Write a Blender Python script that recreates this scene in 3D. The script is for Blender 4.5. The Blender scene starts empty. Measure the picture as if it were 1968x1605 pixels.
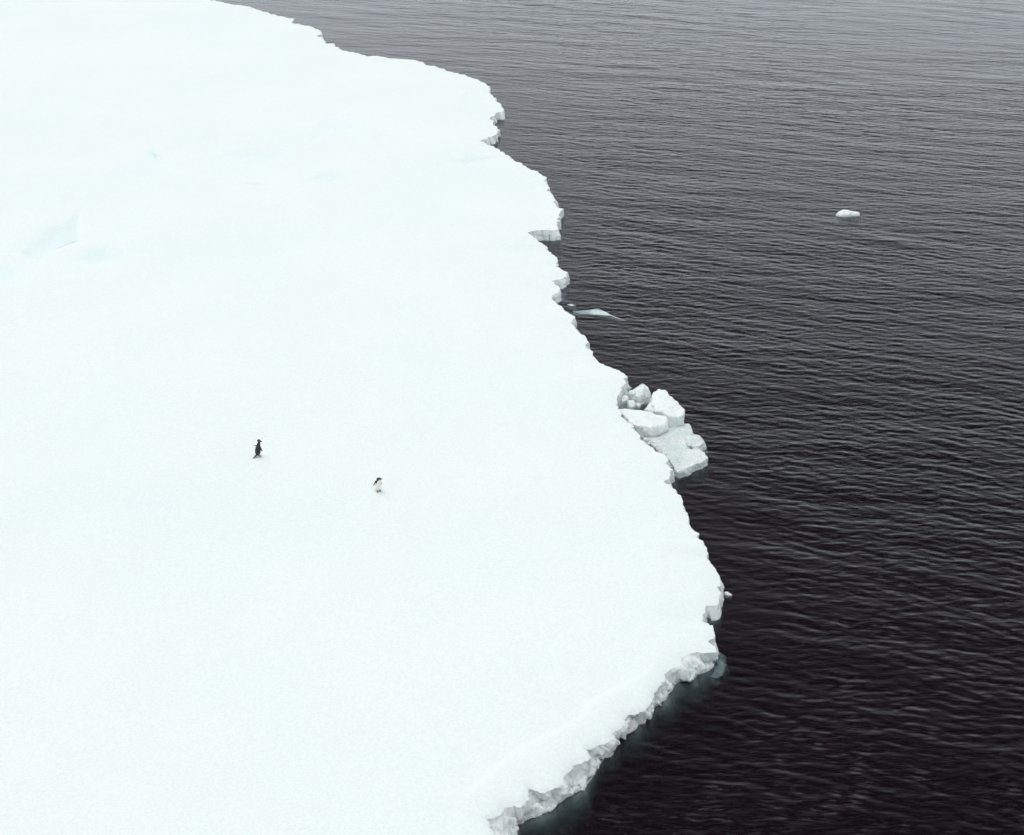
import bpy, bmesh, math, random
import numpy as np
from mathutils import Vector, Matrix, geometry
from mathutils.kdtree import KDTree

random.seed(7); rng = np.random.default_rng(11)
scene = bpy.context.scene
C = scene.collection
R = math.radians

# ------------------------------------------------------------------ camera
CAM_H = 24.0; DEP = 28.0; VFOV = 32.0
cam_d = bpy.data.cameras.new('camera'); cam = bpy.data.objects.new('camera', cam_d); C.objects.link(cam)
cam_d.sensor_fit = 'VERTICAL'; cam_d.angle_y = R(VFOV) if hasattr(cam_d, 'angle_y') else R(VFOV)
cam_d.sensor_height = 24.0; cam_d.lens = 12.0/math.tan(R(VFOV/2))
cam_d.clip_start = 0.5; cam_d.clip_end = 12000
cam.location = (0, 0, CAM_H); cam.rotation_euler = (R(90-DEP), 0, 0)
scene.camera = cam
F = 802.5/math.tan(R(VFOV/2))
def at(px, py, z=0.0):
    """where the sight line through a point of the photograph meets the height z"""
    a = R(DEP)
    x = (px-984.0)/F; v = -(py-802.5)/F
    d = (x, math.cos(a)+v*math.sin(a), -math.sin(a)+v*math.cos(a))
    t = (z-CAM_H)/d[2]
    return (d[0]*t, d[1]*t, z)

# ------------------------------------------------------------------ sky and sun (thin bright overcast)
SUN_EL, SUN_AZ = 58.0, -50.0          # azimuth measured clockwise from +Y
world = bpy.data.worlds.new('World'); scene.world = world; world.use_nodes = True
nt = world.node_tree; nt.nodes.clear()
out = nt.nodes.new('ShaderNodeOutputWorld'); bg = nt.nodes.new('ShaderNodeBackground')
sky = nt.nodes.new('ShaderNodeTexSky'); sky.sky_type = 'NISHITA'; sky.sun_disc = False
sky.sun_elevation = R(SUN_EL); sky.sun_rotation = R(SUN_AZ)
sky.air_density = 1.0; sky.dust_density = 6.0; sky.ozone_density = 1.0
hs = nt.nodes.new('ShaderNodeHueSaturation'); hs.inputs['Saturation'].default_value = 0.16
nt.links.new(sky.outputs[0], hs.inputs['Color']); 
mixc = nt.nodes.new('ShaderNodeMix'); mixc.data_type = 'RGBA'; mixc.inputs[0].default_value = 0.72
mixc.inputs[7].default_value = (7.2, 7.75, 8.0, 1)            # even cloud cover in front of the blue
nt.links.new(hs.outputs[0], mixc.inputs[6])
# the cloud deck is brightest overhead and along the horizon, greyer between
stc = nt.nodes.new('ShaderNodeTexCoord'); sxyz = nt.nodes.new('ShaderNodeSeparateXYZ'); srmp = nt.nodes.new('ShaderNodeValToRGB')
nt.links.new(stc.outputs['Generated'], sxyz.inputs[0]); nt.links.new(sxyz.outputs['Z'], srmp.inputs[0])
SKY = [(0.0, 0.76), (0.18, 0.68), (0.32, 0.46), (0.45, 0.27), (0.56, 0.175), (0.70, 0.06), (0.82, 0.035), (1.0, 1.5)]
while len(srmp.color_ramp.elements) < len(SKY): srmp.color_ramp.elements.new(0.5)
for k_, (p_, v_) in enumerate(SKY):
    srmp.color_ramp.elements[k_].position = p_; g_ = min(1, p_/0.45) if p_ < 0.8 else 0.95; srmp.color_ramp.elements[k_].color = (v_*(0.95+0.05*g_), v_*(1.0-0.02*g_), v_*(0.975+0.035*g_), 1) if p_ < 0.8 else (v_*0.985, v_, v_*0.978, 1)
sml = nt.nodes.new('ShaderNodeVectorMath'); sml.operation = 'MULTIPLY'; ssc = nt.nodes.new('ShaderNodeVectorMath'); ssc.operation = 'SCALE'; ssc.inputs['Scale'].default_value = 2.6
nt.links.new(mixc.outputs[2], sml.inputs[0]); nt.links.new(srmp.outputs[0], sml.inputs[1]); nt.links.new(sml.outputs[0], ssc.inputs[0]); nt.links.new(ssc.outputs[0], bg.inputs[0])
bg.inputs[1].default_value = 0.11
nt.links.new(bg.outputs[0], out.inputs[0])
sun_d = bpy.data.lights.new('sun', 'SUN'); sun_d.energy = 0.5; sun_d.angle = R(60); sun_d.color = (1, 0.97, 0.93)
sun = bpy.data.objects.new('sun', sun_d); C.objects.link(sun)
sv = Vector((math.sin(R(SUN_AZ))*math.cos(R(SUN_EL)), math.cos(R(SUN_AZ))*math.cos(R(SUN_EL)), math.sin(R(SUN_EL))))
sun.rotation_euler = (-sv).to_track_quat('-Z', 'Y').to_euler(); sun.location = sv*60
scene.view_settings.view_transform = 'Standard'; scene.view_settings.look = 'None'
scene.view_settings.exposure = 0.15; scene.view_settings.gamma = 1.0
scene.render.engine = 'CYCLES'
scene.cycles.max_bounces = 8; scene.cycles.transparent_max_bounces = 8

# ------------------------------------------------------------------ numpy noise
def _hash(ix, iy, iz, seed):
    h = (ix.astype(np.int64)*374761393 + iy.astype(np.int64)*668265263 + iz.astype(np.int64)*2147483647 + seed*974711) & 0xffffffff
    h = ((h ^ (h >> 13))*1274126177) & 0xffffffff
    h = h ^ (h >> 16)
    return (h & 0xffff)/32767.5 - 1.0
def vnoise(p, seed=0):
    p = np.asarray(p, dtype=float); i = np.floor(p).astype(np.int64); f = p-i; f = f*f*f*(f*(f*6-15)+10)
    r = 0
    for a in (0, 1):
        for b in (0, 1):
            for c in (0, 1):
                w = (f[:, 0] if a else 1-f[:, 0])*(f[:, 1] if b else 1-f[:, 1])*(f[:, 2] if c else 1-f[:, 2])
                r = r + w*_hash(i[:, 0]+a, i[:, 1]+b, i[:, 2]+c, seed)
    return r
def fbm(p, octs=4, seed=0, gain=0.5, lac=2.03):
    p = np.asarray(p, dtype=float); r = 0; a = 1
    for k in range(octs):
        r = r + a*vnoise(p*(lac**k)+13.7*k, seed+k); a *= gain
    return r

# ------------------------------------------------------------------ object helpers
def tag(o, label=None, cat=None, group=None, kind=None):
    if label: o['label'] = label
    if cat: o['category'] = cat
    if group: o['group'] = group
    if kind: o['kind'] = kind
    return o
def new_obj(name, me, parent=None, mat=None, smooth=True):
    o = bpy.data.objects.new(name, me); C.objects.link(o)
    if parent: o.parent = parent
    if mat: me.materials.append(mat)
    if smooth: me.polygons.foreach_set('use_smooth', np.ones(len(me.polygons), dtype=bool))
    return o
def mesh_np(name, V, faces_flat, starts, totals):
    me = bpy.data.meshes.new(name)
    me.vertices.add(len(V)); me.vertices.foreach_set('co', np.asarray(V, dtype=np.float32).ravel())
    me.loops.add(len(faces_flat)); me.loops.foreach_set('vertex_index', np.asarray(faces_flat, dtype=np.int32))
    me.polygons.add(len(starts)); me.polygons.foreach_set('loop_start', np.asarray(starts, dtype=np.int32))
    try: me.polygons.foreach_set('loop_total', np.asarray(totals, dtype=np.int32))
    except Exception: pass
    me.update(calc_edges=True)
    return me
def mesh_quads(name, V, Q):
    Q = np.asarray(Q, dtype=np.int32); n = len(Q)
    return mesh_np(name, V, Q.ravel(), np.arange(n)*4, np.full(n, 4))
def float_attr(me, name, vals):
    a = me.attributes.new(name, 'FLOAT', 'POINT'); a.data.foreach_set('value', np.asarray(vals, dtype=np.float32))

# ------------------------------------------------------------------ materials
def new_mat(name):
    m = bpy.data.materials.new(name); m.use_nodes = True
    n = m.node_tree; n.nodes.clear()
    return m, n, n.nodes, n.links
def N(ns, t, **kw):
    x = ns.new(t)
    for k, v in kw.items(): setattr(x, k, v)
    return x
def noise_node(ns, ln, co, scale, detail=4, rough=0.55, dist=0.0):
    x = N(ns, 'ShaderNodeTexNoise'); x.inputs['Scale'].default_value = scale
    x.inputs['Detail'].default_value = detail; x.inputs['Roughness'].default_value = rough
    x.inputs['Distortion'].default_value = dist; ln.new(co, x.inputs['Vector']); return x.outputs['Fac']
def ramp(ns, ln, src, stops):
    r = N(ns, 'ShaderNodeValToRGB'); e = r.color_ramp.elements
    while len(e) < len(stops): e.new(0.5)
    for k, (p, c) in enumerate(stops):
        e[k].position = p; e[k].color = (c[0], c[1], c[2], 1) if isinstance(c, tuple) else (c, c, c, 1)
    ln.new(src, r.inputs[0]); return r.outputs[0]

def make_snow(name, base, tint, sc, bump, blue=False, sss=0.0, lo=0.3, hi=0.72, grain=0.0):
    m, n, ns, ln = new_mat(name)
    o = N(ns, 'ShaderNodeOutputMaterial'); b = N(ns, 'ShaderNodeBsdfPrincipled'); ln.new(b.outputs[0], o.inputs[0])
    tc = N(ns, 'ShaderNodeTexCoord'); co = tc.outputs['Object']
    f1 = noise_node(ns, ln, co, sc, 5, 0.6)
    col = ramp(ns, ln, f1, [(lo, base), (hi, tint)])
    if grain:                                   # crystals and small pits
        g1 = noise_node(ns, ln, co, 14, 4, 0.85); gr = ramp(ns, ln, g1, [(0.34, 1-grain*1.8), (0.66, 1.0)])
        gm = N(ns, 'ShaderNodeMix', data_type='RGBA', blend_type='MULTIPLY'); gm.inputs[0].default_value = 1.0
        ln.new(col, gm.inputs[6]); ln.new(gr, gm.inputs[7]); col = gm.outputs[2]
    if blue:
        at_ = N(ns, 'ShaderNodeAttribute'); at_.attribute_name = 'bare_and_shade'
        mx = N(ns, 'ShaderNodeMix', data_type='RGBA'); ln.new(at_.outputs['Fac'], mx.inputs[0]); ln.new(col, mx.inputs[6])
        mx.inputs[7].default_value = (0.38, 0.78, 0.81, 1); col = mx.outputs[2]  # teal of crack ice, also painted in as facet shading
    ln.new(col, b.inputs['Base Color'])
    b.inputs['Roughness'].default_value = 0.75; b.inputs['Specular IOR Level'].default_value = 0.25
    if sss:
        b.inputs['Subsurface Weight'].default_value = sss; b.inputs['Subsurface Radius'].default_value = (0.85, 0.95, 1.0)
        b.inputs['Subsurface Scale'].default_value = 0.15
    f2 = noise_node(ns, ln, co, 9, 6, 0.65); f3 = noise_node(ns, ln, co, 55, 3, 0.7)
    ad = N(ns, 'ShaderNodeMath', operation='MULTIPLY_ADD'); ln.new(f3, ad.inputs[0]); ad.inputs[1].default_value = 0.25; ln.new(f2, ad.inputs[2])
    bp = N(ns, 'ShaderNodeBump'); bp.inputs['Strength'].default_value = 1.0; bp.inputs['Distance'].default_value = bump
    ln.new(ad.outputs[0], bp.inputs['Height']); ln.new(bp.outputs[0], b.inputs['Normal'])
    return m
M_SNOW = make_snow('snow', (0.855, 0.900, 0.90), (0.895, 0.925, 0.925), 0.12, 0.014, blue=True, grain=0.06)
M_CLIFF = make_snow('edge_ice', (0.77, 0.82, 0.825), (0.955, 0.975, 0.975), 2.6, 0.06, lo=0.38, hi=0.56, grain=0.1, sss=0.9)
M_BLOCK = make_snow('block_ice', (0.87, 0.925, 0.92), (0.93, 0.955, 0.95), 3.0, 0.05, grain=0.06, sss=0.9)
M_SLAB = make_snow('slab_ice', (0.78, 0.865, 0.86), (0.91, 0.95, 0.945), 2.2, 0.06, lo=0.38, hi=0.6, grain=0.14, sss=0.4)
M_WET = make_snow('wet_ice', (0.45, 0.55, 0.56), (0.70, 0.77, 0.77), 4.0, 0.02)
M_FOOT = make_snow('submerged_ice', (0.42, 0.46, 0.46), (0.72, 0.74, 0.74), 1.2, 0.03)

def make_water():
    m, n, ns, ln = new_mat('sea_water')
    o = N(ns, 'ShaderNodeOutputMaterial')
    geo = N(ns, 'ShaderNodeNewGeometry'); pos = geo.outputs['Position']
    calm = N(ns, 'ShaderNodeAttribute'); calm.attribute_name = 'calm'
    # short ripples, longer along their crests
    hs_ = []
    for (rot, sx, sy, scale, w) in ((-0.20, 0.33, 1.0, 5.0, 1.0), (0.10, 0.4, 1.0, 12.0, 0.42), (-0.5, 0.5, 1.0, 2.6, 0.7)):
        mp = N(ns, 'ShaderNodeMapping'); mp.inputs['Rotation'].default_value = (0, 0, rot); mp.inputs['Scale'].default_value = (sx, sy, 1)
        ln.new(pos, mp.inputs['Vector'])
        f = noise_node(ns, ln, mp.outputs[0], scale, 3, 0.55, 0.25)
        mu = N(ns, 'ShaderNodeMath', operation='MULTIPLY'); ln.new(f, mu.inputs[0]); mu.inputs[1].default_value = w; hs_.append(mu.outputs[0])
    a1 = N(ns, 'ShaderNodeMath', operation='ADD'); ln.new(hs_[0], a1.inputs[0]); ln.new(hs_[1], a1.inputs[1])
    a2 = N(ns, 'ShaderNodeMath', operation='ADD'); ln.new(a1.outputs[0], a2.inputs[0]); ln.new(hs_[2], a2.inputs[1])
    a3 = N(ns, 'ShaderNodeMath', operation='MULTIPLY'); ln.new(a2.outputs[0], a3.inputs[0]); ln.new(calm.outputs['Fac'], a3.inputs[1])
    bp = N(ns, 'ShaderNodeBump'); bp.inputs['Strength'].default_value = 1.0; bp.inputs['Distance'].default_value = 0.019
    ln.new(a3.outputs[0], bp.inputs['Height'])
    fr = N(ns, 'ShaderNodeFresnel'); fr.inputs['IOR'].default_value = 1.335; ln.new(bp.outputs[0], fr.inputs['Normal'])
    gl = N(ns, 'ShaderNodeBsdfGlossy'); gl.inputs['Roughness'].default_value = 0.06; gl.inputs['Color'].default_value = (0.955, 0.955, 0.985, 1)
    ln.new(bp.outputs[0], gl.inputs['Normal'])
    tr = N(ns, 'ShaderNodeBsdfTransparent'); tr.inputs['Color'].default_value = (0.9, 0.94, 0.95, 1)
    df = N(ns, 'ShaderNodeBsdfDiffuse'); df.inputs['Color'].default_value = (0.038, 0.012, 0.030, 1)   # light scattered back by the murky sea
    m1 = N(ns, 'ShaderNodeMixShader'); m1.inputs[0].default_value = 0.10; ln.new(tr.outputs[0], m1.inputs[1]); ln.new(df.outputs[0], m1.inputs[2])
    m2 = N(ns, 'ShaderNodeMixShader'); ln.new(fr.outputs[0], m2.inputs[0]); ln.new(m1.outputs[0], m2.inputs[1]); ln.new(gl.outputs[0], m2.inputs[2])
    ln.new(m2.outputs[0], o.inputs['Surface'])
    va = N(ns, 'ShaderNodeVolumeAbsorption'); va.inputs['Color'].default_value = (0.48, 0.60, 0.61, 1); va.inputs['Density'].default_value = 3.9
    ln.new(va.outputs[0], o.inputs['Volume'])
    return m
M_WATER = make_water()

def plain(name, col, rough, var=0.15, sc=60):
    m, n, ns, ln = new_mat(name)
    o = N(ns, 'ShaderNodeOutputMaterial'); b = N(ns, 'ShaderNodeBsdfPrincipled'); ln.new(b.outputs[0], o.inputs[0])
    tc = N(ns, 'ShaderNodeTexCoord'); f = noise_node(ns, ln, tc.outputs['Object'], sc, 3)
    c0 = tuple(c*(1-var) for c in col); c1 = tuple(min(1, c*(1+var)) for c in col)
    ln.new(ramp(ns, ln, f, [(0.3, c0), (0.7, c1)]), b.inputs['Base Color']); b.inputs['Roughness'].default_value = rough
    return m
M_PBLACK = plain('black_plumage', (0.018, 0.013, 0.016), 0.6, 0.3)
M_PHEAD = plain('head_plumage', (0.013, 0.010, 0.009), 0.6, 0.3)
M_PWHITE = plain('white_plumage', (0.84, 0.81, 0.77), 0.8, 0.06)
M_PFOOT = plain('foot_skin', (0.22, 0.15, 0.14), 0.6, 0.2)
M_PEYE = plain('eye_ring', (0.8, 0.8, 0.78), 0.4, 0.02)

# ------------------------------------------------------------------ the floe's rim, waterline and heights
# (px, py, rim height, inner rise)
RIM_A = [(-420,-95),(-120,-66),(120,-44),(280,-26),(350,-15),(406,0),(430,5.5),(455,9),(479,13),(491,17),(513,24),(531,29.5),(552,33.5),(566,37),(557,43),(574,47),
(592,50),(613,58.5),(618,65.5),(610,69.5),(624,75.6),(627,81),(644,88),(656,96),(674,100),(696,104),(708,107),(717,106),
(735,109),(754,111),(770,112.5),(790,114),(799,117),(812,119.5),(818,124),(839,127),(854,134),(873,139),(888,142),(903,148),
(921,154),(932,160),(940,166),(943,180),(949,191),(961,198),(967,207),(966,212),(955,219),(944,227),(946,234),(953,243),(956,250),(955,259),(940,265),(923,271),
(943,279.5),(967,293),(985,305),(1001,315),(1016,323),(1032,331),(1047.5,340),(1047.5,347),(1055,358),(1052,364),(1060.5,370),
(1064,379),(1065,387.5),(1069,393),(1078,400.5),(1077,410),(1073.5,422),(1071,431),(1074,440),(1073,444),(1050,442),(1030,443),(1015.5,446),(1024,456),
(1038,465),(1049,474),(1060.5,486),(1071,494),(1072,500),(1066,507),(1077,518),(1089,525),(1090.6,530),(1078,535),(1064,541),
(1075,553),(1075,560),(1060.5,567.5),(1063,578),(1079.5,589),(1085,597),(1103,609),(1099.6,621),(1107,632.6),(1115,638.5),
(1129,647),(1129,658.6),(1128,670.5),(1141,682),(1154,697),(1169,704.6),(1185,712.7),(1197,717.5),(1206.4,725),(1202,730),
(1203,738),(1194,746),(1188,757),(1185,771),(1187,781),(1186,787),(1195,798.5),(1208,810),(1216,819.6),(1227.5,834),(1237,845.5),
(1247,856),(1260,865),(1273,874),(1282.5,883),(1284,892.5),(1292,905),(1287,910),(1287.5,916),(1277,924),(1292,935.5),
(1299,943),(1304,950),(1309,959),(1311,973.5),(1316,984),(1322,994),(1325,1008),(1338,1023),(1341,1031.5),(1348,1043),(1356,1054),
(1363.6,1063.5),(1364,1074),(1372.6,1089.6),(1380,1100),(1385.6,1117),(1383,1128.6),(1381.6,1143),(1381,1154),(1372,1160),(1355,1166),(1348,1180),
(1352,1194),(1359.6,1198.5),(1368,1203),(1372.6,1214),(1373,1224),(1362,1229),(1369,1239),(1377,1245)]
def hA(px, py):
    h = 0.36
    if 700 < py < 1000: h = 0.40
    if py >= 1000: h = 0.40
    if py > 1070: h = 0.34
    if py > 1200: h = 0.48
    if 436 < py < 470 and px < 1060: h = 0.42
    return h
RIM_B = [(1376,1249),(1372,1252),(1352,1253),(1326.5,1257),(1309,1261),(1303.6,1268),(1307,1278),(1288,1286),(1278,1295),(1278,1304),
(1272,1314),(1265.5,1324),(1259,1334),(1254,1347),(1249,1354.6),(1237.6,1365),(1225,1371),(1207,1376),(1199.5,1385),(1203,1393),
(1189,1403),(1176.6,1407),(1176.6,1415.6),(1170,1424.5),(1156,1434.7),(1136,1441),(1128,1443.6),(1133,1456),(1131,1465),(1108,1470),
(1093,1483),(1082.6,1494),(1081,1509.6),(1062,1520),(1044.5,1525),(1026.7,1521),(1018,1516),(1015,1530),(1014,1545),(996,1553),
(986,1548),(971,1553),(963,1565.5),(948,1576),(938,1574),(943,1586),(950,1605),(945,1640),(905,1700),(850,1790)]
WL_B = [(1379,1262),(1375,1272),(1370,1287),(1355,1292),(1339,1297.5),(1306,1314),(1300,1322),(1288,1329),(1281,1344.5),(1264,1353),(1253,1362),(1253,1374),(1240,1387),(1225,1398),
(1208,1404),(1189,1418),(1180,1436),(1174,1454),(1156,1471.5),(1141,1487),(1138.5,1499.5),(1123,1517),(1098,1527),(1082.6,1535),(1062,1553),
(1034,1568),(1014,1581),(999,1586),(997.5,1603),(1010,1650),(960,1740),(900,1840)]
HB = 0.44

def resample(P, step=None, n=None):
    P = np.asarray(P, float); L = np.r_[0, np.cumsum(np.linalg.norm(np.diff(P[:, :2], axis=0), axis=1))]
    if n is None: n = max(2, int(L[-1]/step)+1)
    t = np.linspace(0, L[-1], n)
    return np.stack([np.interp(t, L, P[:, k]) for k in range(P.shape[1])], 1)

pa = np.array([at(px, py, hA(px, py)) for px, py in RIM_A])
pb = np.array([at(px, py, HB) for px, py in RIM_B])
wb = np.array([at(px, py, 0.0) for px, py in WL_B])
# finer steps where the edge is near
ra_far = resample(pa[:48], 0.10); ra_near = resample(pa[47:], 0.055)
ra = np.vstack([ra_far, ra_near[1:]])
rb = resample(pb, 0.022); wl_b = resample(wb, n=len(rb))
rb = rb[1:]; wl_b = wl_b[1:]
def jag(P, amp, seed, fr=2.2):
    q = np.c_[P[:, 0]*fr, P[:, 1]*fr, np.full(len(P), seed*3.1)]
    P = P.copy(); P[:, 0] += amp*fbm(q, 5, seed, 0.6); P[:, 1] += amp*fbm(q+50, 5, seed+9, 0.6); return P
near = np.clip((95-ra[:, 1])/60, 0.25, 1)
ra_j = jag(ra, 0.07*np.interp(ra[:, 1], [50, 90], [1, 2.2])[:, None][:, 0], 3, 3.4)
wl_a = ra_j.copy(); wl_a[:, 2] = 0
da = np.gradient(wl_a[:, :2], axis=0); kk = np.hanning(9)/np.hanning(9).sum()
da = np.stack([np.convolve(np.pad(da[:, k], 4, mode='edge'), kk, 'valid') for k in (0, 1)], 1); da /= np.linalg.norm(da, axis=1, keepdims=True)+1e-9
na = np.c_[-da[:, 1], da[:, 0]]
if na[:, 0].mean() < 0: na = -na
wl_a[:, :2] += na*(0.30*np.clip(-na[:, 1], 0, 1))[:, None]          # camera-side faces lean out
wl_a = jag(wl_a, 0.04, 5)
rb_j = jag(rb, 0.05, 6, 4.5); wl_bj = jag(wl_b, 0.03, 8, 3.0)
rim = np.vstack([ra_j, rb_j]); wl = np.vstack([wl_a, wl_bj])
nb = len(rim)
# heights vary a little along the edge
rim[:, 2] += 0.03*fbm(np.c_[rim[:, :2]*1.3, np.zeros(nb)], 4, 21, 0.6)
# outward normals of the waterline
d = np.gradient(wl[:, :2], axis=0)
kern = np.hanning(41); kern /= kern.sum()
ds = np.stack([np.convolve(np.pad(d[:, k], 20, mode='edge'), kern, 'valid') for k in (0, 1)], 1)
ds /= np.linalg.norm(ds, axis=1, keepdims=True)+1e-9
outn = np.c_[-ds[:, 1], ds[:, 0]]            # walking from far to near with the water on the left hand

# ------------------------------------------------------------------ floe top (snow)
closing = np.array([(-11.0, 16.0, 0.6), (-60.0, 14.0, 0.6), (-110.0, 60.0, 0.6), (-120.0, 150.0, 0.6)])
outline = np.vstack([rim[:, :2], closing[:, :2]])
def dist_to_edge(P, B, chunk=20000):
    kd = KDTree(len(B))
    for k, b in enumerate(B): kd.insert((b[0], b[1], 0), k)
    kd.balance()
    r = np.empty(len(P)); ix = np.empty(len(P), int)
    for k, p in enumerate(P):
        _, i, dd = kd.find((p[0], p[1], 0)); r[k] = dd; ix[k] = i
    return r, ix
def inside(P, poly):
    x, y = P[:, 0], P[:, 1]; c = np.zeros(len(P), bool)
    a = poly; b = np.roll(poly, -1, axis=0)
    for (x0, y0), (x1, y1) in zip(a, b):
        if y0 == y1: continue
        m = ((y0 > y) != (y1 > y)) & (x < (x1-x0)*(y-y0)/(y1-y0)+x0); c ^= m
    return c
cands = []
rs = rim[::6]
def scatter(x0, x1, y0, y1, st):
    X, Y = np.meshgrid(np.arange(x0, x1, st), np.arange(y0, y1, st)); P = np.c_[X.ravel(), Y.ravel()]
    return P + rng.uniform(-0.38, 0.38, P.shape)*st
# bands of points, dense by the edge
SPOTS = [(130,440,70,40),(190,488,34,22),(130,463,26,12),(297,294,12,10),(460,290,60,26),(632,331,34,14),(490,348,36,8),(20,520,40,40),(648,240,60,24),(912,296,24,20),(290,972,60,14)]
def grid_band(st, lo, hi, ymin, ymax):
    P = scatter(-60, 12, ymin, ymax, st)
    P = P[inside(P, outline[::4] if st > 0.3 else outline)]
    dd, _ = dist_to_edge(P, rim[::2] if st < .3 else rs); return P[(dd > lo) & (dd < hi)]
def near_pts(st, lo, hi):
    base = rim[::3]; out_ = []
    n = 60000 if st < 0.1 else 26000
    b = base[rng.integers(0, len(base), n)]
    b = b[(b[:, 1] < 120)]
    P = b[:, :2]+rng.uniform(-hi, hi, (len(b), 2))
    P = P[inside(P, outline)]; dd, _ = dist_to_edge(P, rim[::2]); P = P[(dd > lo) & (dd < hi)]
    key = np.floor(P/st).astype(int); _, u = np.unique(key, axis=0, return_index=True); return P[u]
pts = [near_pts(0.09, 0.045, 0.45), near_pts(0.25, 0.45, 1.6), grid_band(0.8, 1.6, 1e9, 18, 75), grid_band(2.0, 1.8, 1e9, 75, 150)]
for (sx, sy, rx, ry) in SPOTS:
    c0 = at(sx-rx, sy+ry, .6); c1 = at(sx+rx, sy-ry, .6)
    st = max(0.07, (c1[0]-c0[0])/40)
    P = scatter(c0[0], c1[0], c0[1], c1[1], st); P = P[inside(P, outline[::4])]; dd, _ = dist_to_edge(P, rs); pts.append(P[dd > 0.5])
inner = np.vstack(pts)
allp = [Vector(p) for p in np.vstack([outline, inner])]
nbl = len(outline)
CREASE = [((1262, 1262), (1110, 1368)), ((1135, 1352), (870, 1528))]
extra = []
for a_, b_ in CREASE:
    A_ = np.array(at(a_[0], a_[1], .6))[:2]; B_ = np.array(at(b_[0], b_[1], .6))[:2]; L_ = np.linalg.norm(B_-A_); n_ = int(L_/0.10)
    D_ = (B_-A_)/L_; Nn = np.array([-D_[1], D_[0]])
    for k in range(n_):
        for w_ in np.arange(-0.9, 0.91, 0.12): extra.append(A_+D_*(k*0.10+rng.uniform(-.03, .03))+Nn*(w_+rng.uniform(-.03, .03)))
extra = np.array(extra); extra = extra[inside(extra, outline)]; de_, _ = dist_to_edge(extra, rim[::2]); inner = np.vstack([inner, extra[de_ > .3]])
allp = [Vector(p) for p in np.vstack([outline, inner])]
res = geometry.delaunay_2d_cdt(allp, [(i, (i+1) % nbl) for i in range(nbl)], [], 1, 1e-5)
tv = np.array([tuple(v) for v in res[0]]); tf = res[2]; orig = res[3]
dd, ix = dist_to_edge(tv, rim)
dd = np.where(dd < 1e-4, 0, dd)
rimz = rim[ix, 2]
def px_of(P):
    a = R(DEP); x = P[:, 0]; y = P[:, 1]; z = 0.6-CAM_H
    dep = y*math.cos(a)-z*math.sin(a); up = y*math.sin(a)+z*math.cos(a)
    return 984+F*x/dep, 802.5-F*up/dep
TX, TY = px_of(tv)
rise = np.where(ix < len(ra_j), np.interp(rim[ix, 1], [30, 50, 75], [0.20, 0.14, 0.08]), 0.17)
wdt = np.where(ix < len(ra_j), np.interp(rim[ix, 1], [30, 50, 75], [0.4, 0.9, 1.6]), 0.28)
def softrise(d_): return 1-np.exp(-d_)
P3 = np.c_[tv*0.09, np.zeros(len(tv))]
tz = rimz + rise*softrise(dd/wdt)
far = softrise(dd/4.0)
tz += far*(0.56+0.0-tz)*softrise(dd/8.0)
tz += far*(0.16*fbm(P3, 3, 31)+0.035*fbm(np.c_[tv*0.5*[1, .6], np.zeros(len(tv))], 4, 37))
tz += 0.012*softrise(dd/0.3)*fbm(np.c_[tv*2.0, np.zeros(len(tv))], 3, 39)
def blob(cx, cy, rx, ry, ang=0, pw=2):
    a = R(ang); dx = TX-cx; dy = TY-cy
    u = (dx*math.cos(a)+dy*math.sin(a))/rx; v = (-dx*math.sin(a)+dy*math.cos(a))/ry
    return np.exp(-(np.abs(u)**pw+np.abs(v)**pw))
bare_and_shade = np.zeros(len(tv))
def pmask(poly, soft):
    poly = np.array(poly, float); P_ = np.c_[TX, TY]; ins = inside(P_, poly); dm = np.full(len(P_), 1e9)
    for a_, b_ in zip(poly, np.roll(poly, -1, axis=0)):
        ab = b_-a_; t_ = np.clip(((P_-a_)@ab)/(ab@ab), 0, 1); dm = np.minimum(dm, np.linalg.norm(P_-a_-t_[:, None]*ab, axis=1))
    return 1/(1+np.exp(-np.where(ins, dm, -dm)/soft))
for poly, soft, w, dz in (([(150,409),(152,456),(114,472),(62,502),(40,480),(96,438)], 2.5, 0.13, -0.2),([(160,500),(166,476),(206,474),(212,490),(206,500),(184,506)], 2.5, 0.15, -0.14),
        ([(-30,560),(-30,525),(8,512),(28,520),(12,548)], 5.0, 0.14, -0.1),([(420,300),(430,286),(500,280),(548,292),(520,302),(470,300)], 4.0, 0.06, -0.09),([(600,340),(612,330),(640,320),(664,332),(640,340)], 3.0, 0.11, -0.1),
        ([(262,306),(282,290),(300,286),(310,300),(300,322),(270,328)], 4.0, 0.05, -0.07),([(900,308),(904,292),(918,288),(926,300)], 3.0, 0.08, -0.06)):  # shading of tilted snow facets painted as a teal tint, over shallow hollows
    w_ = pmask(poly, soft); bare_and_shade += w*w_; tz += dz*w_*(0.5+0.5*(TY-min(p[1] for p in poly))/max(1, max(p[1] for p in poly)-min(p[1] for p in poly)))
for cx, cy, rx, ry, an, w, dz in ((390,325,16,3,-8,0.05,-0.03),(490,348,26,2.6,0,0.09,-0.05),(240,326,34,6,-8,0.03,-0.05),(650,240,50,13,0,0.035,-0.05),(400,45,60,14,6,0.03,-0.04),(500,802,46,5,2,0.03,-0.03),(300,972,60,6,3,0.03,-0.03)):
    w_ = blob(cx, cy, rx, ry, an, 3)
    bare_and_shade += w*1.3*w_; tz += 0.9*dz*w_
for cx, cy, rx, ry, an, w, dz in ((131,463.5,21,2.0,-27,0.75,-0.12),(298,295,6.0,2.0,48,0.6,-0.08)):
    w_ = blob(cx, cy, rx, ry, an, 4); bare_and_shade += w*w_; tz += dz*w_
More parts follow.
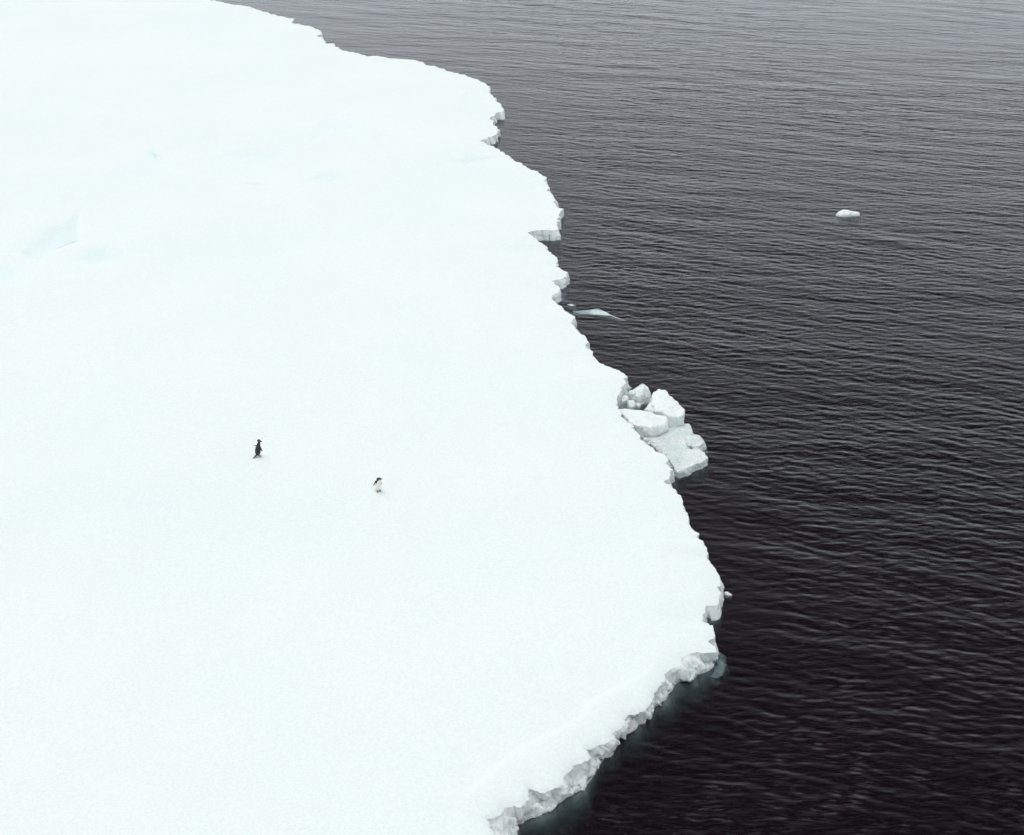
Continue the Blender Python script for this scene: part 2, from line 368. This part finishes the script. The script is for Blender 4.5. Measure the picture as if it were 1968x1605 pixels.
# long low drift lines running along the near corner
for (x0, y0, x1, y1, amp, wd) in ((1262,1262,1110,1368,0.05,9),(1135,1352,870,1528,0.06,11),(1262,1190,1320,1140,0.05,14),(700,1330,250,1420,0.05,40),(900,640,300,700,0.05,60)):
    ux, uy = x1-x0, y1-y0; L_ = math.hypot(ux, uy); ux /= L_; uy /= L_
    s_ = (TX-x0)*ux+(TY-y0)*uy; q_ = (TX-x0)*uy*-1+(TY-y0)*ux + 5*np.sin(s_/37.0)
    tz -= (amp*0.8*np.exp(-(q_/(wd*0.55))**2)*np.clip(s_/40, 0, 1)*np.clip((L_-s_)/40, 0, 1) if wd < 13 else 0)
    tz += amp*np.tanh(-q_/wd*(1.0))*np.exp(-(q_/90.0)**2)*np.clip(s_/40, 0, 1)*np.clip((L_-s_)/40, 0, 1)
tz = np.where(dd == 0, rimz, tz)
flat = [i for f in tf for i in f]; tot = [len(f) for f in tf]; st_ = np.r_[0, np.cumsum(tot)[:-1]]
floe = bpy.data.objects.new('ice_floe', None); C.objects.link(floe)
tag(floe, 'vast flat snow-covered ice floe filling the left side, with a ragged edge along dark water', 'ice floe')
me = mesh_np('snow_top', np.c_[tv, tz], flat, st_, tot)
float_attr(me, 'bare_and_shade', np.clip(bare_and_shade, 0, 0.9))
bm = bmesh.new(); bm.from_mesh(me); bmesh.ops.recalc_face_normals(bm, faces=bm.faces)
if sum(f.normal.z for f in bm.faces) < 0: bmesh.ops.reverse_faces(bm, faces=bm.faces)
bm.to_mesh(me); bm.free()
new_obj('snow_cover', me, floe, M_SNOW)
topkd = KDTree(len(tv))
for k in range(len(tv)): topkd.insert((tv[k, 0], tv[k, 1], 0), k)
topkd.balance()
def ground(x, y):
    r = topkd.find_n((x, y, 0), 4); return sum(tz[i] for _, i, _ in r)/4

# ------------------------------------------------------------------ floe edge (ice cliff)
def loft(rows):
    V = np.vstack(rows); n = len(rows[0]); Q = []
    idx = np.arange(n-1)
    for r in range(len(rows)-1):
        a = r*n+idx; Q.append(np.stack([a, a+n, a+n+1, a+1], 1))
    return V, np.vstack(Q)
isB = np.r_[np.zeros(len(ra_j)), np.ones(nb-len(ra_j))]
rows = []; K = 18
steep = np.clip(1+isB*(0.5+0.9*fbm(np.c_[rim[:, :2]*1.1, np.full(nb, 5.0)], 3, 43)), 0.6, 2.6)   # crumbled ledges at the foot of the near edge
for k in range(K+1):
    t = k/K
    P = rim*(1-t)+wl*t
    P[:, 2] = rim[:, 2]*(1-t)**steep
    bul = (0.015+0.03*isB)*math.sin(math.pi*t)
    nz = fbm(np.c_[P[:, :2]*2.6, P[:, 2]*4], 5, 41, 0.6)
    nz2 = fbm(np.c_[P[:, :2]*0.9, P[:, 2]*2], 3, 47)
    env = math.sin(math.pi*min(1, t*1.0))**0.6 if 0 < t < 1 else (0 if t == 0 else 0.5)
    amp = 0.04+0.07*isB
    off = bul+env*(amp*nz+0.06*isB*nz2)
    P[:, :2] += outn*off[:, None]
    if 0 < t < 1: P[:, 2] += env*0.10*isB*fbm(np.c_[P[:, :2]*3.0, P[:, 2]*4], 5, 57, .65)-env*0.05*isB*np.abs(fbm(np.c_[P[:, :2]*5.0, P[:, 2]*5], 3, 59, .6))
    rows.append(P)
low = rows[-1].copy()
for z, o in ((-0.12, -0.05), (-0.35, -0.25), (-0.7, -0.9)):
    P = low.copy(); P[:, 2] = z; P[:, :2] += outn*o; rows.append(P)
V, Q = loft(rows)
me = mesh_quads('ice_cliff', V, Q)
new_obj('ice_cliff', me, floe, M_CLIFF)

# submerged foot: reaches out under the water by an uneven amount
WX, WY = 984+F*wl[:, 0]/(wl[:, 1]*math.cos(R(DEP))+CAM_H*math.sin(R(DEP))), None
dep_ = wl[:, 1]*math.cos(R(DEP))+CAM_H*math.sin(R(DEP)); WY = 802.5-F*(wl[:, 1]*math.sin(R(DEP))-CAM_H*math.cos(R(DEP)))/dep_
reach = 0.03+0.08*np.clip(fbm(np.c_[wl[:, :2]*0.5, np.zeros(nb)], 3, 61), 0, 1)
dpt = np.full(nb, 0.9)
def bump1(cx, cy, r): return np.exp(-((WX-cx)**2+(WY-cy)**2)/r**2)
for cx, cy, r, a_, dz in ((1335,1300,36,0.28,0.0),(1285,1340,50,0.35,0.25),(1225,1410,45,0.35,0.35),(1095,1532,50,0.35,0.3),(1030,1575,40,0.3,0.4),
        (1190,765,40,0.5,-0.3),(958,240,26,0.25,-0.1),(1290,915,20,0.2,0.0)):
    reach += a_*bump1(cx, cy, r); dpt += dz*bump1(cx, cy, r)
dpt = np.clip(dpt, 0.28, 2)
rows = []
for (z, o, sm, ins_) in ((0.02, -0.10, 0, 0), (-0.08, 0.15, .1, 0), (-0.28, 0.45, .3, 0), (-0.52, 0.75, .8, 0), (-0.85, 1.0, 1, 0), (-1.1, 1.0, 1, .25), (-1.4, 0.6, 1, 1.0), (-1.6, 0, 1, 2.0)):
    P = low.copy(); P[:, 2] = z*dpt/0.9 if z < 0 else z
    q = reach*o*(1+0.35*fbm(np.c_[P[:, :2]*1.1, P[:, 2]*2], 4, 67))
    P[:, :2] += outn*(q-ins_)[:, None]; P[:, 2] += (-0.05*sm)*fbm(np.c_[P[:, :2]*2, P[:, 2]], 3, 69)
    rows.append(P)
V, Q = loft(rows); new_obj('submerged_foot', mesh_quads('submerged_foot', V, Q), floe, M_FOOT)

# ------------------------------------------------------------------ loose ice: unions of hulls, remeshed and roughened
def ice_piece(name, hulls, voxel, mat, label, cat='ice chunk', group=None, rough=0.045, fr=3.0, seed=0, flare=0.05, base=-0.5, smooth=2, parent=None, facet=1.0):
    bm = bmesh.new(); allv = []
    for H in hulls:
        P = [at(*p) for p in H]
        cx = sum(p[0] for p in P)/len(P); cy = sum(p[1] for p in P)/len(P)
        pts_ = list(P)
        for p in P:
            dx, dy = p[0]-cx, p[1]-cy; l = math.hypot(dx, dy)+1e-6
            if p[2] >= 0 or parent: pts_.append((p[0]+dx/l*flare, p[1]+dy/l*flare, base))
        vs = [bm.verts.new(p) for p in pts_]
        r = bmesh.ops.convex_hull(bm, input=vs)
        junk = [g for g in r['geom_interior'] if isinstance(g, bmesh.types.BMVert)]
        bmesh.ops.delete(bm, geom=junk, context='VERTS'); allv += P
    loose = [v for v in bm.verts if not v.link_faces]; bmesh.ops.delete(bm, geom=loose, context='VERTS')
    c = Vector((sum(p[0] for p in allv)/len(allv), sum(p[1] for p in allv)/len(allv), 0))
    bmesh.ops.translate(bm, verts=bm.verts, vec=-c)
    me0 = bpy.data.meshes.new(name); bm.to_mesh(me0); bm.free()
    tmp = bpy.data.objects.new('tmp', me0); C.objects.link(tmp)
    mo = tmp.modifiers.new('r', 'REMESH'); mo.mode = 'VOXEL'; mo.voxel_size = voxel
    ms = tmp.modifiers.new('s', 'SMOOTH'); ms.iterations = smooth; ms.factor = 0.5
    dg = bpy.context.evaluated_depsgraph_get(); dg.update()
    me = bpy.data.meshes.new_from_object(tmp.evaluated_get(dg)); bpy.data.objects.remove(tmp)
    n = len(me.vertices); co = np.empty(n*3, np.float32); me.vertices.foreach_get('co', co); co = co.reshape(-1, 3).astype(float)
    no = np.empty(n*3, np.float32); me.vertex_normals.foreach_get('vector', no); no = no.reshape(-1, 3)
    w = np.where(no[:, 2] > 0.75, 0.6, 1.0)
    q = fbm(co*fr+seed*7.3, 5, 80+seed, 0.68) - facet*0.9*np.abs(fbm(co*fr*0.7+seed*3.1, 3, 180+seed, 0.55))+0.35*facet
    co += no*(rough*q*w)[:, None]
    me.vertices.foreach_set('co', co.astype(np.float32).ravel()); me.update()
    o = new_obj(name, me, None, mat); o.location = c
    if parent: o.parent = parent; return o
    return tag(o, label, cat, group)

G1 = 'ice blocks broken off against the floe edge'
ice_piece('ice_block', [
    [(1203,757,.12),(1211,755,.22),(1226,740,.55),(1233,735,.66),(1239,738,.64),(1244,746,.5),(1246,757,.35),(1232,761,.38),(1218,759,.28)],
    [(1240,740,.5),(1244,747,.48),(1252,755,.32),(1249,761,.28),(1236,762,.33)]],
    0.022, M_BLOCK, 'peaked white ice block, the rearmost of the broken cluster at the floe edge', 'ice block', G1, seed=1)
ice_piece('ice_block', [
    [(1250,775,.45),(1253,758,.55),(1265,748,.66),(1279,750,.68),(1281,757,.68),(1293,767,.64),(1290,790,.58),(1262,790,.5)],
    [(1281,760,.62),(1302,773,.62),(1314,785,.6),(1314,796,.56),(1304,801,.55),(1285,800,.52),(1265,785,.5)],
    [(1240,785,.30),(1250,772,.36),(1270,790,.45),(1262,796,.3)]],
    0.022, M_BLOCK, 'tall white ice block with a steep outer face, outermost upper block of the cluster', 'ice block', G1, seed=2)
ice_piece('ice_block', [
    [(1187,786,.36),(1198,784,.40),(1225,788,.46),(1245,790,.5),(1264,795,.54),(1280,801,.54),(1283,806,.52),(1276,816,.5),(1248,820,.5),(1222,818,.46),(1206,806,.40)]],
    0.022, M_BLOCK, 'flat-topped white ice block wedged against the floe, in front of the peaked block', 'ice block', G1, seed=3)
ice_piece('ice_slab', [
    [(1255,835,.10),(1285,818,.12),(1318,813,.16),(1326,817,.17),(1331,830,.18),(1330,858,.14),(1300,880,.12),(1272,868,.1)],
    [(1240,842,.08),(1262,832,.1),(1290,850,.12),(1300,880,.16),(1284,884,.12),(1260,862,.08)],
    [(1318,838,.26),(1331,831,.32),(1345,834,.35),(1355,844,.34),(1353,851,.3),(1343,858,.24),(1322,856,.2)],
    [(1300,862,.14),(1345,862,.16),(1354,871,.26),(1360,880,.27),(1351,886,.27),(1330,891,.27),(1314,901,.26),(1303,907,.24),(1297,902,.22),(1288,884,.18)]],
    0.022, M_SLAB, 'low wet ice slab reaching out into dark water below the taller blocks', 'ice slab', G1, seed=4, rough=0.06, fr=2.6)
ice_piece('ice_chunk', [[(1188,766,.14),(1194,762,.2),(1202,758,.22),(1208,763,.18),(1206,769,.12),(1198,772,.10),(1190,772,.10)]],
    0.018, M_BLOCK, 'small white ice chunk in the gap between the floe edge and the peaked block', 'ice chunk', G1, seed=5, base=-0.3, rough=0.02)
ice_piece('ice_chunk', [[(1206,773,.12),(1209,769,.2),(1218,769,.2),(1221,774,.16),(1219,781,.10),(1209,783,.08)]],
    0.018, M_BLOCK, 'small angular ice chunk in the teal pool just above the flat-topped block', 'ice chunk', G1, seed=6, base=-0.3, rough=0.02)
ice_piece('ice_chunk', [[(1222,775,.10),(1226,772,.13),(1231,776,.1),(1229,780,.06),(1224,779,.06)]],
    0.012, M_BLOCK, 'tiny ice chunk at the right side of the teal pool among the broken blocks', 'ice chunk', G1, seed=7, base=-0.2, rough=0.012)
ice_piece('ice_chunk', [[(1206,744,.03),(1209,742,.06),(1213,743,.06),(1212,746,.02)]],
    0.012, M_WET, 'tiny ice chip afloat between the floe corner and the tip of the peaked block', 'ice chunk', G1, seed=8, base=-0.15, rough=0.01)
# submerged ledge joining the cluster below the pool
ice_piece('submerged_shelf', [
    [(1374,1250,-.10),(1388,1264,-.14),(1393,1280,-.15),(1391,1296,-.17),(1378,1304,-.17),(1362,1300,-.15),(1362,1272,-.10),
     (1380,1252,-.4),(1395,1262,-.45),(1400,1290,-.5),(1396,1308,-.55),(1376,1322,-.6),(1335,1334,-.75),(1318,1330,-.75),(1345,1285,-.5)]],
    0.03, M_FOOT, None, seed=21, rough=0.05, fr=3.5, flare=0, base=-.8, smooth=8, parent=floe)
ice_piece('submerged_shelf', [
    [(1074,534,-.12),(1088,538,-.16),(1092,550,-.2),(1088,562,-.2),(1082,580,-.16),(1068,578,-.16),(1060,560,-.16),
     (1096,534,-.5),(1102,552,-.6),(1096,572,-.6),(1090,592,-.5)]], 0.03, M_FOOT, None, seed=22, rough=0.05, fr=3.5, flare=0, base=-.8, smooth=8, parent=floe)
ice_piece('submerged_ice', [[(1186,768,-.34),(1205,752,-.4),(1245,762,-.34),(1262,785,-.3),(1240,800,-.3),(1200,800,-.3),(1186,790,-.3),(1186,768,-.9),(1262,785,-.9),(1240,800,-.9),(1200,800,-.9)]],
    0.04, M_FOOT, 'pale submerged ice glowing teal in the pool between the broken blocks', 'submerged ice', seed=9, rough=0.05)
# rubble in the crack
proto = None; spots = [(1241,848,8),(1248,846,6),(1246,854,7),(1253,852,6),(1257,859,9),(1262,858,6),(1266,866,7),(1272,869,6),(1276,875,9),(1281,880,5),(1236,841,6),(1260,853,5),(1286,894,6),(1251,843,5),
    (1268,861,5),(1290,900,5),(1244,842,5),(1279,868,4),(1283,888,4),(1212,815,5)]
LB = 'small snow lump in the crack between the floe and the low wet slab'
for k, (sx, sy, s) in enumerate(spots):
    if proto is None:
        proto = ice_piece('snow_lump', [[(1238,848,.02),(1240,843,.14),(1246,842,.16),(1250,846,.1),(1247,851,.04),(1241,852,.0)]], 0.012, M_BLOCK, LB, 'snow lump', 'snow lumps in the crack', seed=10, base=-0.12, rough=0.03, fr=7, smooth=3)
        o = proto
    else: o = proto.copy(); C.objects.link(o)
    x, y, _ = at(sx, sy, .08); o.location = (x, y, 0.03 if k % 2 else 0.0); o.rotation_euler = (0, 0, k*2.1); o.scale = (s/7.0,)*3

ice_piece('drifting_ice', [
    [(1607,413,.03),(1613,406,.17),(1621,402.5,.28),(1631,403,.27),(1638,408,.2),(1628,413,.10),(1616,414,.05)],
    [(1628,404,.2),(1640,406.5,.19),(1651,408,.16),(1653,411,.10),(1644,413,.06),(1630,413,.06)],
    [(1606,414,-.04),(1622,404,-.05),(1650,409,-.05),(1640,419,-.14),(1625,419,-.14),(1606,414,-.6),(1640,419,-.6),(1622,404,-.6)]],
    0.022, M_BLOCK, 'small white lump of ice drifting alone far out on the open water', 'drifting ice', seed=12, rough=0.02)
ice_piece('drifting_ice', [
    [(1096,598,-.07),(1122,595.5,-.03),(1150,594.5,.015),(1166,600,.03),(1178,607,.0),(1158,603,.02),(1131,604,-.01),(1112,603,-.04)],
    [(1158,599,.03),(1176,606,.02),(1190,612,.0),(1205,617,-.02),(1180,610,-.01)],
    [(1100,602,-.10),(1150,593,-.10),(1170,603,-.12),(1140,610,-.16),(1112,608,-.16),(1140,610,-.5),(1112,608,-.5),(1150,593,-.5)]],
    0.02, M_WET, 'thin awash sliver of pale ice just off the middle of the floe edge', 'drifting ice', seed=13, rough=0.015, flare=0.0, base=-0.3, smooth=2)
ice_piece('drifting_ice', [[(1088,585,.0),(1098,584,.03),(1108,587,.0),(1098,588,.01)]],
    0.014, M_WET, 'narrow strip of wet ice touching the floe edge above the awash sliver', 'drifting ice', seed=14, rough=0.01, flare=0.0, base=-0.2, smooth=2)
ice_piece('drifting_ice', [[(1392,1137.5,.03),(1397,1136.5,.08),(1404,1140,.07),(1408,1143.5,.03),(1400,1144,.03),(1393,1141.5,.03)]],
    0.01, M_BLOCK, 'tiny white ice fragment floating right beside the lower floe edge', 'drifting ice', seed=15, rough=0.008, flare=0.0, base=-0.1, smooth=2)

# ------------------------------------------------------------------ water
def ocean_field(n, size):
    k = np.fft.fftfreq(n, size/n)*2*np.pi; KX, KY = np.meshgrid(k, k, indexing='xy'); Kk = np.hypot(KX, KY); Kk[0, 0] = 1
    g = rng.normal(size=(n, n))+1j*rng.normal(size=(n, n))
    def spec(lam, width, ang, spread, slope):
        # energy around one wavelength and heading
        a = R(ang); c = np.abs((KX*math.cos(a)+KY*math.sin(a))/Kk)
        s = np.exp(-(np.log(Kk*lam/(2*np.pi))/width)**2)*c**spread/Kk**2
        sl = math.sqrt((s**2*Kk**2).sum()); return s/sl*slope
    S2 = spec(0.80, .5, 78, 8, .026)**2+spec(0.34, .42, 82, 4, .066)**2+spec(2.4, .5, 70, 8, .012)**2+spec(0.48, .45, 60, 12, .030)**2+spec(0.18, .4, 88, 2, .062)**2+spec(7, .4, 95, 5, .004)**2
    Hk = g*np.sqrt(S2); Hk[0, 0] = 0
    sc = n*n/ n
    h = np.fft.ifft2(Hk)*n*n
    dx = np.fft.ifft2(-1j*KX/Kk*Hk)*n*n; dy = np.fft.ifft2(-1j*KY/Kk*Hk)*n*n
    return h.real, dx.real, dy.real
SZ = 128.0; NF = 2048
HF, DXF, DYF = ocean_field(NF, SZ)
def samp(Fd, x, y):
    u = (x/SZ*NF) % NF; v = (y/SZ*NF) % NF; i = np.floor(u).astype(int); j = np.floor(v).astype(int); fu = u-i; fv = v-j
    i1 = (i+1) % NF; j1 = (j+1) % NF
    return (Fd[j, i]*(1-fu)+Fd[j, i1]*fu)*(1-fv)+(Fd[j1, i]*(1-fu)+Fd[j1, i1]*fu)*fv
def steps(a, b, s): return list(np.arange(a, b, s))
ys = [-400, -150, -60, -20, 0, 8, 14]+steps(18, 22, .15)+steps(22, 46, .042)+steps(46, 62, .06)+steps(62, 88, .085)+steps(88, 132, .13)
s = .2
while ys[-1] < 5000: ys.append(ys[-1]+s); s *= 1.12
us = list(np.linspace(-0.36, 0.56, 900)); sp = us[1]-us[0]
s = sp*2
while us[-1] < 14: us.append(us[-1]+s); s *= 1.35
s = sp*2
while us[0] > -14: us.insert(0, us[0]-s); s *= 1.35
ys = np.array(ys); us = np.array(us)
Y, U = np.meshgrid(ys, us, indexing='ij'); S_ = np.maximum(Y, 18)+12
X = U*S_
h = samp(HF, X, Y); ddx = samp(DXF, X, Y); ddy = samp(DYF, X, Y)
fade = np.clip((600-Y)/450, 0, 1)*np.clip((1.2-np.abs(U))/0.5, 0, 1)*np.clip((Y-5)/15, 0, 1)
# gusts: patches of stronger and weaker ripples, and a calmer strip in the lee of the floe
gust = 1.03+0.26*fbm(np.c_[X.ravel()*0.07, Y.ravel()*0.05, np.zeros(X.size)], 3, 97).reshape(X.shape)
cell = 0.5; gx0, gy0 = -60, 10; gw, gh = 260, 300
GX, GY = np.meshgrid(gx0+np.arange(gw)*cell, gy0+np.arange(gh)*cell); Gp = np.c_[GX.ravel(), GY.ravel()]
Gd, _ = dist_to_edge(Gp, wl[::6]); Gd = Gd.reshape(gh, gw)
def gd(x, y):
    u = np.clip((x-gx0)/cell, 0, gw-1.001); v = np.clip((y-gy0)/cell, 0, gh-1.001); i = u.astype(int); j = v.astype(int); fu = u-i; fv = v-j
    return (Gd[j, i]*(1-fu)+Gd[j, i+1]*fu)*(1-fv)+(Gd[j+1, i]*(1-fu)+Gd[j+1, i+1]*fu)*fv
lee = 0.35+0.65*np.clip(gd(X, Y)/(3.0+np.clip((Y-75)/30, 0, 1)*14), 0, 1)**0.8
calm = gust*lee
A = fade*calm
Z = h*A; X2 = X+1.0*ddx*A; Y2 = Y+1.0*ddy*A
ny, nx = X.shape; V = np.stack([X2, Y2, Z], -1).reshape(-1, 3)
i = np.arange(ny-1)[:, None]*nx+np.arange(nx-1)[None]
Q = np.stack([i, i+1, i+nx+1, i+nx], -1).reshape(-1, 4)
# close the body of water: sides and a floor 14 m down
loop = np.r_[np.arange(nx), np.arange(1, ny)*nx+nx-1, (ny-1)*nx+np.arange(nx-2, -1, -1), np.arange(ny-2, 0, -1)*nx]
nl = len(loop); Vb = V[loop].copy(); Vb[:, 2] = -14; base = len(V)
V = np.vstack([V, Vb]); j = np.arange(nl); j2 = (j+1) % nl
side = np.stack([loop[j2], loop[j], base+j, base+j2], 1)
flat = np.r_[Q.ravel(), side.ravel(), (base+j)[::-1]]
nq = len(Q)+len(side); starts = np.r_[np.arange(nq)*4, nq*4]; tots = np.r_[np.full(nq, 4), nl]
me = mesh_np('water', V, flat, starts, tots)
float_attr(me, 'calm', np.r_[calm.ravel(), np.ones(nl)])
water = new_obj('water', me, None, M_WATER); tag(water, kind='structure')

# ------------------------------------------------------------------ penguins
def loft_closed(rings, seg=20):
    """rings: (centre, half width, half depth, forward dir, side dir) -> closed tube"""
    bm = bmesh.new(); rr = []
    for (c, a, b, u, v) in rings:
        rr.append([bm.verts.new(Vector(c)+Vector(u)*(a*math.cos(2*math.pi*k/seg))+Vector(v)*(b*math.sin(2*math.pi*k/seg))) for k in range(seg)])
    for r0, r1 in zip(rr, rr[1:]):
        for k in range(seg): bm.faces.new((r0[k], r0[(k+1) % seg], r1[(k+1) % seg], r1[k]))
    bm.faces.new(rr[0][::-1]); bm.faces.new(rr[-1])
    bmesh.ops.recalc_face_normals(bm, faces=bm.faces)
    me = bpy.data.meshes.new('piece'); bm.to_mesh(me); bm.free(); return me
def along(pts_, radii, side, flatten=1.0, seg=16):
    """tube along points; radii = (width along side, thickness)"""
    rings = []
    for k, p in enumerate(pts_):
        a = Vector(pts_[max(0, k-1)]); b = Vector(pts_[min(len(pts_)-1, k+1)]); t = (b-a).normalized()
        v = Vector(side); v = (v-t*v.dot(t)).normalized(); u = t.cross(v).normalized()
        rings.append((p, radii[k][0], radii[k][1], v, u))
    return loft_closed(rings, seg)
def penguin(name, label, px, py, facing, scl, cap, hsz, spine, head_yaw, head_pitch, flips, stride=0.02, tail=((0, -.10, .075), (0, -.19, .03), (0, -.29, .012))):
    """local: +y forward, +z up, metres"""
    pieces = []
    # body: spine = list of (y, z, half width, half depth)
    pts_ = [(0, s[0], s[1]) for s in spine]; pieces.append(('body', along(pts_, [(s[2], s[3]) for s in spine], (1, 0, 0), seg=28)))
    top = Vector((0, spine[-1][0], spine[-1][1]))
    hm = Matrix.Translation(top) @ Matrix.Rotation(-head_yaw, 4, 'Z') @ Matrix.Rotation(-head_pitch, 4, 'X') @ Matrix.Diagonal((hsz, hsz, hsz, 1))
    hp = [(0, -.045, .012), (0, -.036, .024), (0, -.015, .03), (0, .012, .028), (0, .036, .02), (0, .05, .014), (0, .066, .009), (0, .092, .002)]
    hr = [(.010, .010), (.029, .030), (.038, .040), (.036, .037), (.026, .026), (.013, .016), (.009, .012), (.003, .004)]
    hd = along(hp, hr, (1, 0, 0), seg=20); hd.transform(hm); pieces.append(('head', hd))
    for (sd, pth) in flips:
        r = [(.018, .010), (.030, .011), (.029, .009), (.024, .008), (.010, .006)]
        k = len(pth); rr = [r[int(round(q*4/(k-1)))] for q in range(k)]
        pieces.append(('flip', along(pth, rr, sd, seg=14)))
    pieces.append(('tail', along([(0, -.04, .10)]+list(tail), [(.05, .035), (.045, .025), (.03, .012), (.010, .005)], (1, 0, 0), seg=14)))
    for sgn in (-1, 1):
        fy = stride*sgn
        pieces.append(('foot', along([(sgn*.045, fy-.01, .09), (sgn*.05, fy, .05), (sgn*.05, fy+.005, .014)], [(.034, .034), (.022, .022), (.016, .014)], (1, 0, 0), seg=12)))
        for ta in (-.38, 0, .38):
            pieces.append(('foot', along([(sgn*.05, fy-.012, .013), (sgn*.05+.045*math.sin(ta), fy+.045*math.cos(ta), .011), (sgn*.05+.085*math.sin(ta), fy+.085*math.cos(ta), .007)], [(.013, .010), (.013, .008), (.006, .005)], (1, 0, 0), seg=10)))
        for eye in (sgn,):
            pass
    bm = bmesh.new(); kdp = []
    for kind, m in pieces:
        n0 = len(bm.verts); bm.from_mesh(m); bm.verts.ensure_lookup_table()
        for v in m.vertices: kdp.append((v.co.copy(), kind))
        for p in m.polygons: kdp.append((p.center.copy(), kind))
    kd = KDTree(len(kdp)); [kd.insert(c_, k) for k, (c_, _) in enumerate(kdp)]; kd.balance()
    me0 = bpy.data.meshes.new('penguin'); bm.to_mesh(me0); bm.free()
    tmp = bpy.data.objects.new('tmp', me0); C.objects.link(tmp)
    mo = tmp.modifiers.new('r', 'REMESH'); mo.mode = 'VOXEL'; mo.voxel_size = 0.005
    ms = tmp.modifiers.new('s', 'SMOOTH'); ms.iterations = 3; ms.factor = 0.5
    dg = bpy.context.evaluated_depsgraph_get(); dg.update()
    me = bpy.data.meshes.new_from_object(tmp.evaluated_get(dg)); bpy.data.objects.remove(tmp)
    me.materials.clear()
    for m in (M_PBLACK, M_PHEAD, M_PWHITE, M_PFOOT, M_PEYE): me.materials.append(m)
    hmi = hm.inverted(); sy_ = [s[0] for s in spine]; sz_ = [s[1] for s in spine]
    for p in me.polygons:
        c_ = p.center; _, k, _ = kd.find(c_); kind = kdp[k][1]; mi = 0
        if kind == 'foot': mi = 3 if c_.z < .055 else 2
        elif kind == 'head':
            l = hmi @ c_; mi = 1 if l.z > cap else 2
            if abs(abs(l.x)-.033) < .012 and (l.y-.018)**2+(l.z-.036)**2 < .008**2: mi = 4
        elif kind == 'body':
            ax = float(np.interp(c_.z, sz_, sy_)); wd_ = float(np.interp(c_.z, sz_, [s[2] for s in spine]))
            if (cap < 0 and c_.z > sz_[-1]-.075) or (cap > 0 and c_.z > sz_[-1]-.15 and (c_.y < ax-.005 or c_.x > .8*wd_)): mi = 1
            elif c_.y-ax > (-0.20 if cap > 0 else 0.25)*wd_: mi = 2
            if c_.z < .06: mi = 2
        elif kind == 'flip':
            mi = 0 if cap < 0 or p.normal.dot(Vector((c_.x, c_.y-.02, 0)).normalized()) > -0.35 else 2
        p.material_index = mi
    x, y, _ = at(px, py, .6); z = ground(x, y); x, y, _ = at(px, py, z); z = ground(x, y)
    o = new_obj(name, me); o.location = (x, y, z-.004); o.rotation_euler = (0, 0, -facing); o.scale = (scl,)*3
    return tag(o, label, 'penguin', 'penguins walking on the floe')
# seen from behind, upright, head turned to the right
penguin('penguin', 'upright black-backed penguin seen from behind, tail trailing, left of the white-fronted one', 497, 876, R(42), .87, -9, 1.4,
    [(-.045,.055,.05,.05), (-.035,.09,.088,.085), (-.018,.16,.112,.105), (-.005,.24,.118,.112), (.016,.32,.112,.104), (.032,.39,.100,.090), (.046,.45,.080,.074), (.060,.50,.060,.056), (.074,.54,.050,.046), (.082,.57,.044,.042)],
    R(50), R(2),
    [((0, 1, 0), [(-.085,.0,.43), (-.12,-.01,.41), (-.16,-.02,.385), (-.20,-.03,.37), (-.225,-.035,.36)]),
     ((0, 1, 0), [(.085,.01,.42), (.112,.03,.37), (.125,.05,.31), (.145,.065,.26), (.155,.075,.225)])], stride=.0)
# facing the camera, stooping, head turned right and down
penguin('penguin', 'white-fronted penguin facing the camera with stooped black head, nearer the water', 727.5, 943.5, R(156), .95, .004, 1.42,
    [(-.06,.055,.045,.05), (-.05,.09,.078,.085), (-.035,.16,.098,.108), (-.015,.24,.100,.112), (.005,.32,.092,.104), (.03,.39,.080,.088), (.058,.435,.066,.066), (.085,.465,.054,.050), (.108,.483,.046,.042), (.125,.493,.038,.036)],
    R(-62), R(-22),
    [((0, 1, 0), [(-.075,.01,.40), (-.098,.0,.35), (-.108,-.005,.29), (-.112,-.01,.24), (-.112,-.01,.21)]),
     ((0, 1, 0), [(.075,.0,.42), (.108,-.01,.36), (.130,-.02,.30), (.148,-.03,.25), (.158,-.035,.22)])], stride=.0,
    tail=((0, -.11, .07), (0, -.18, .03), (0, -.24, .012)))
print('verts water', len(water.data.vertices), 'snow', len(tv))
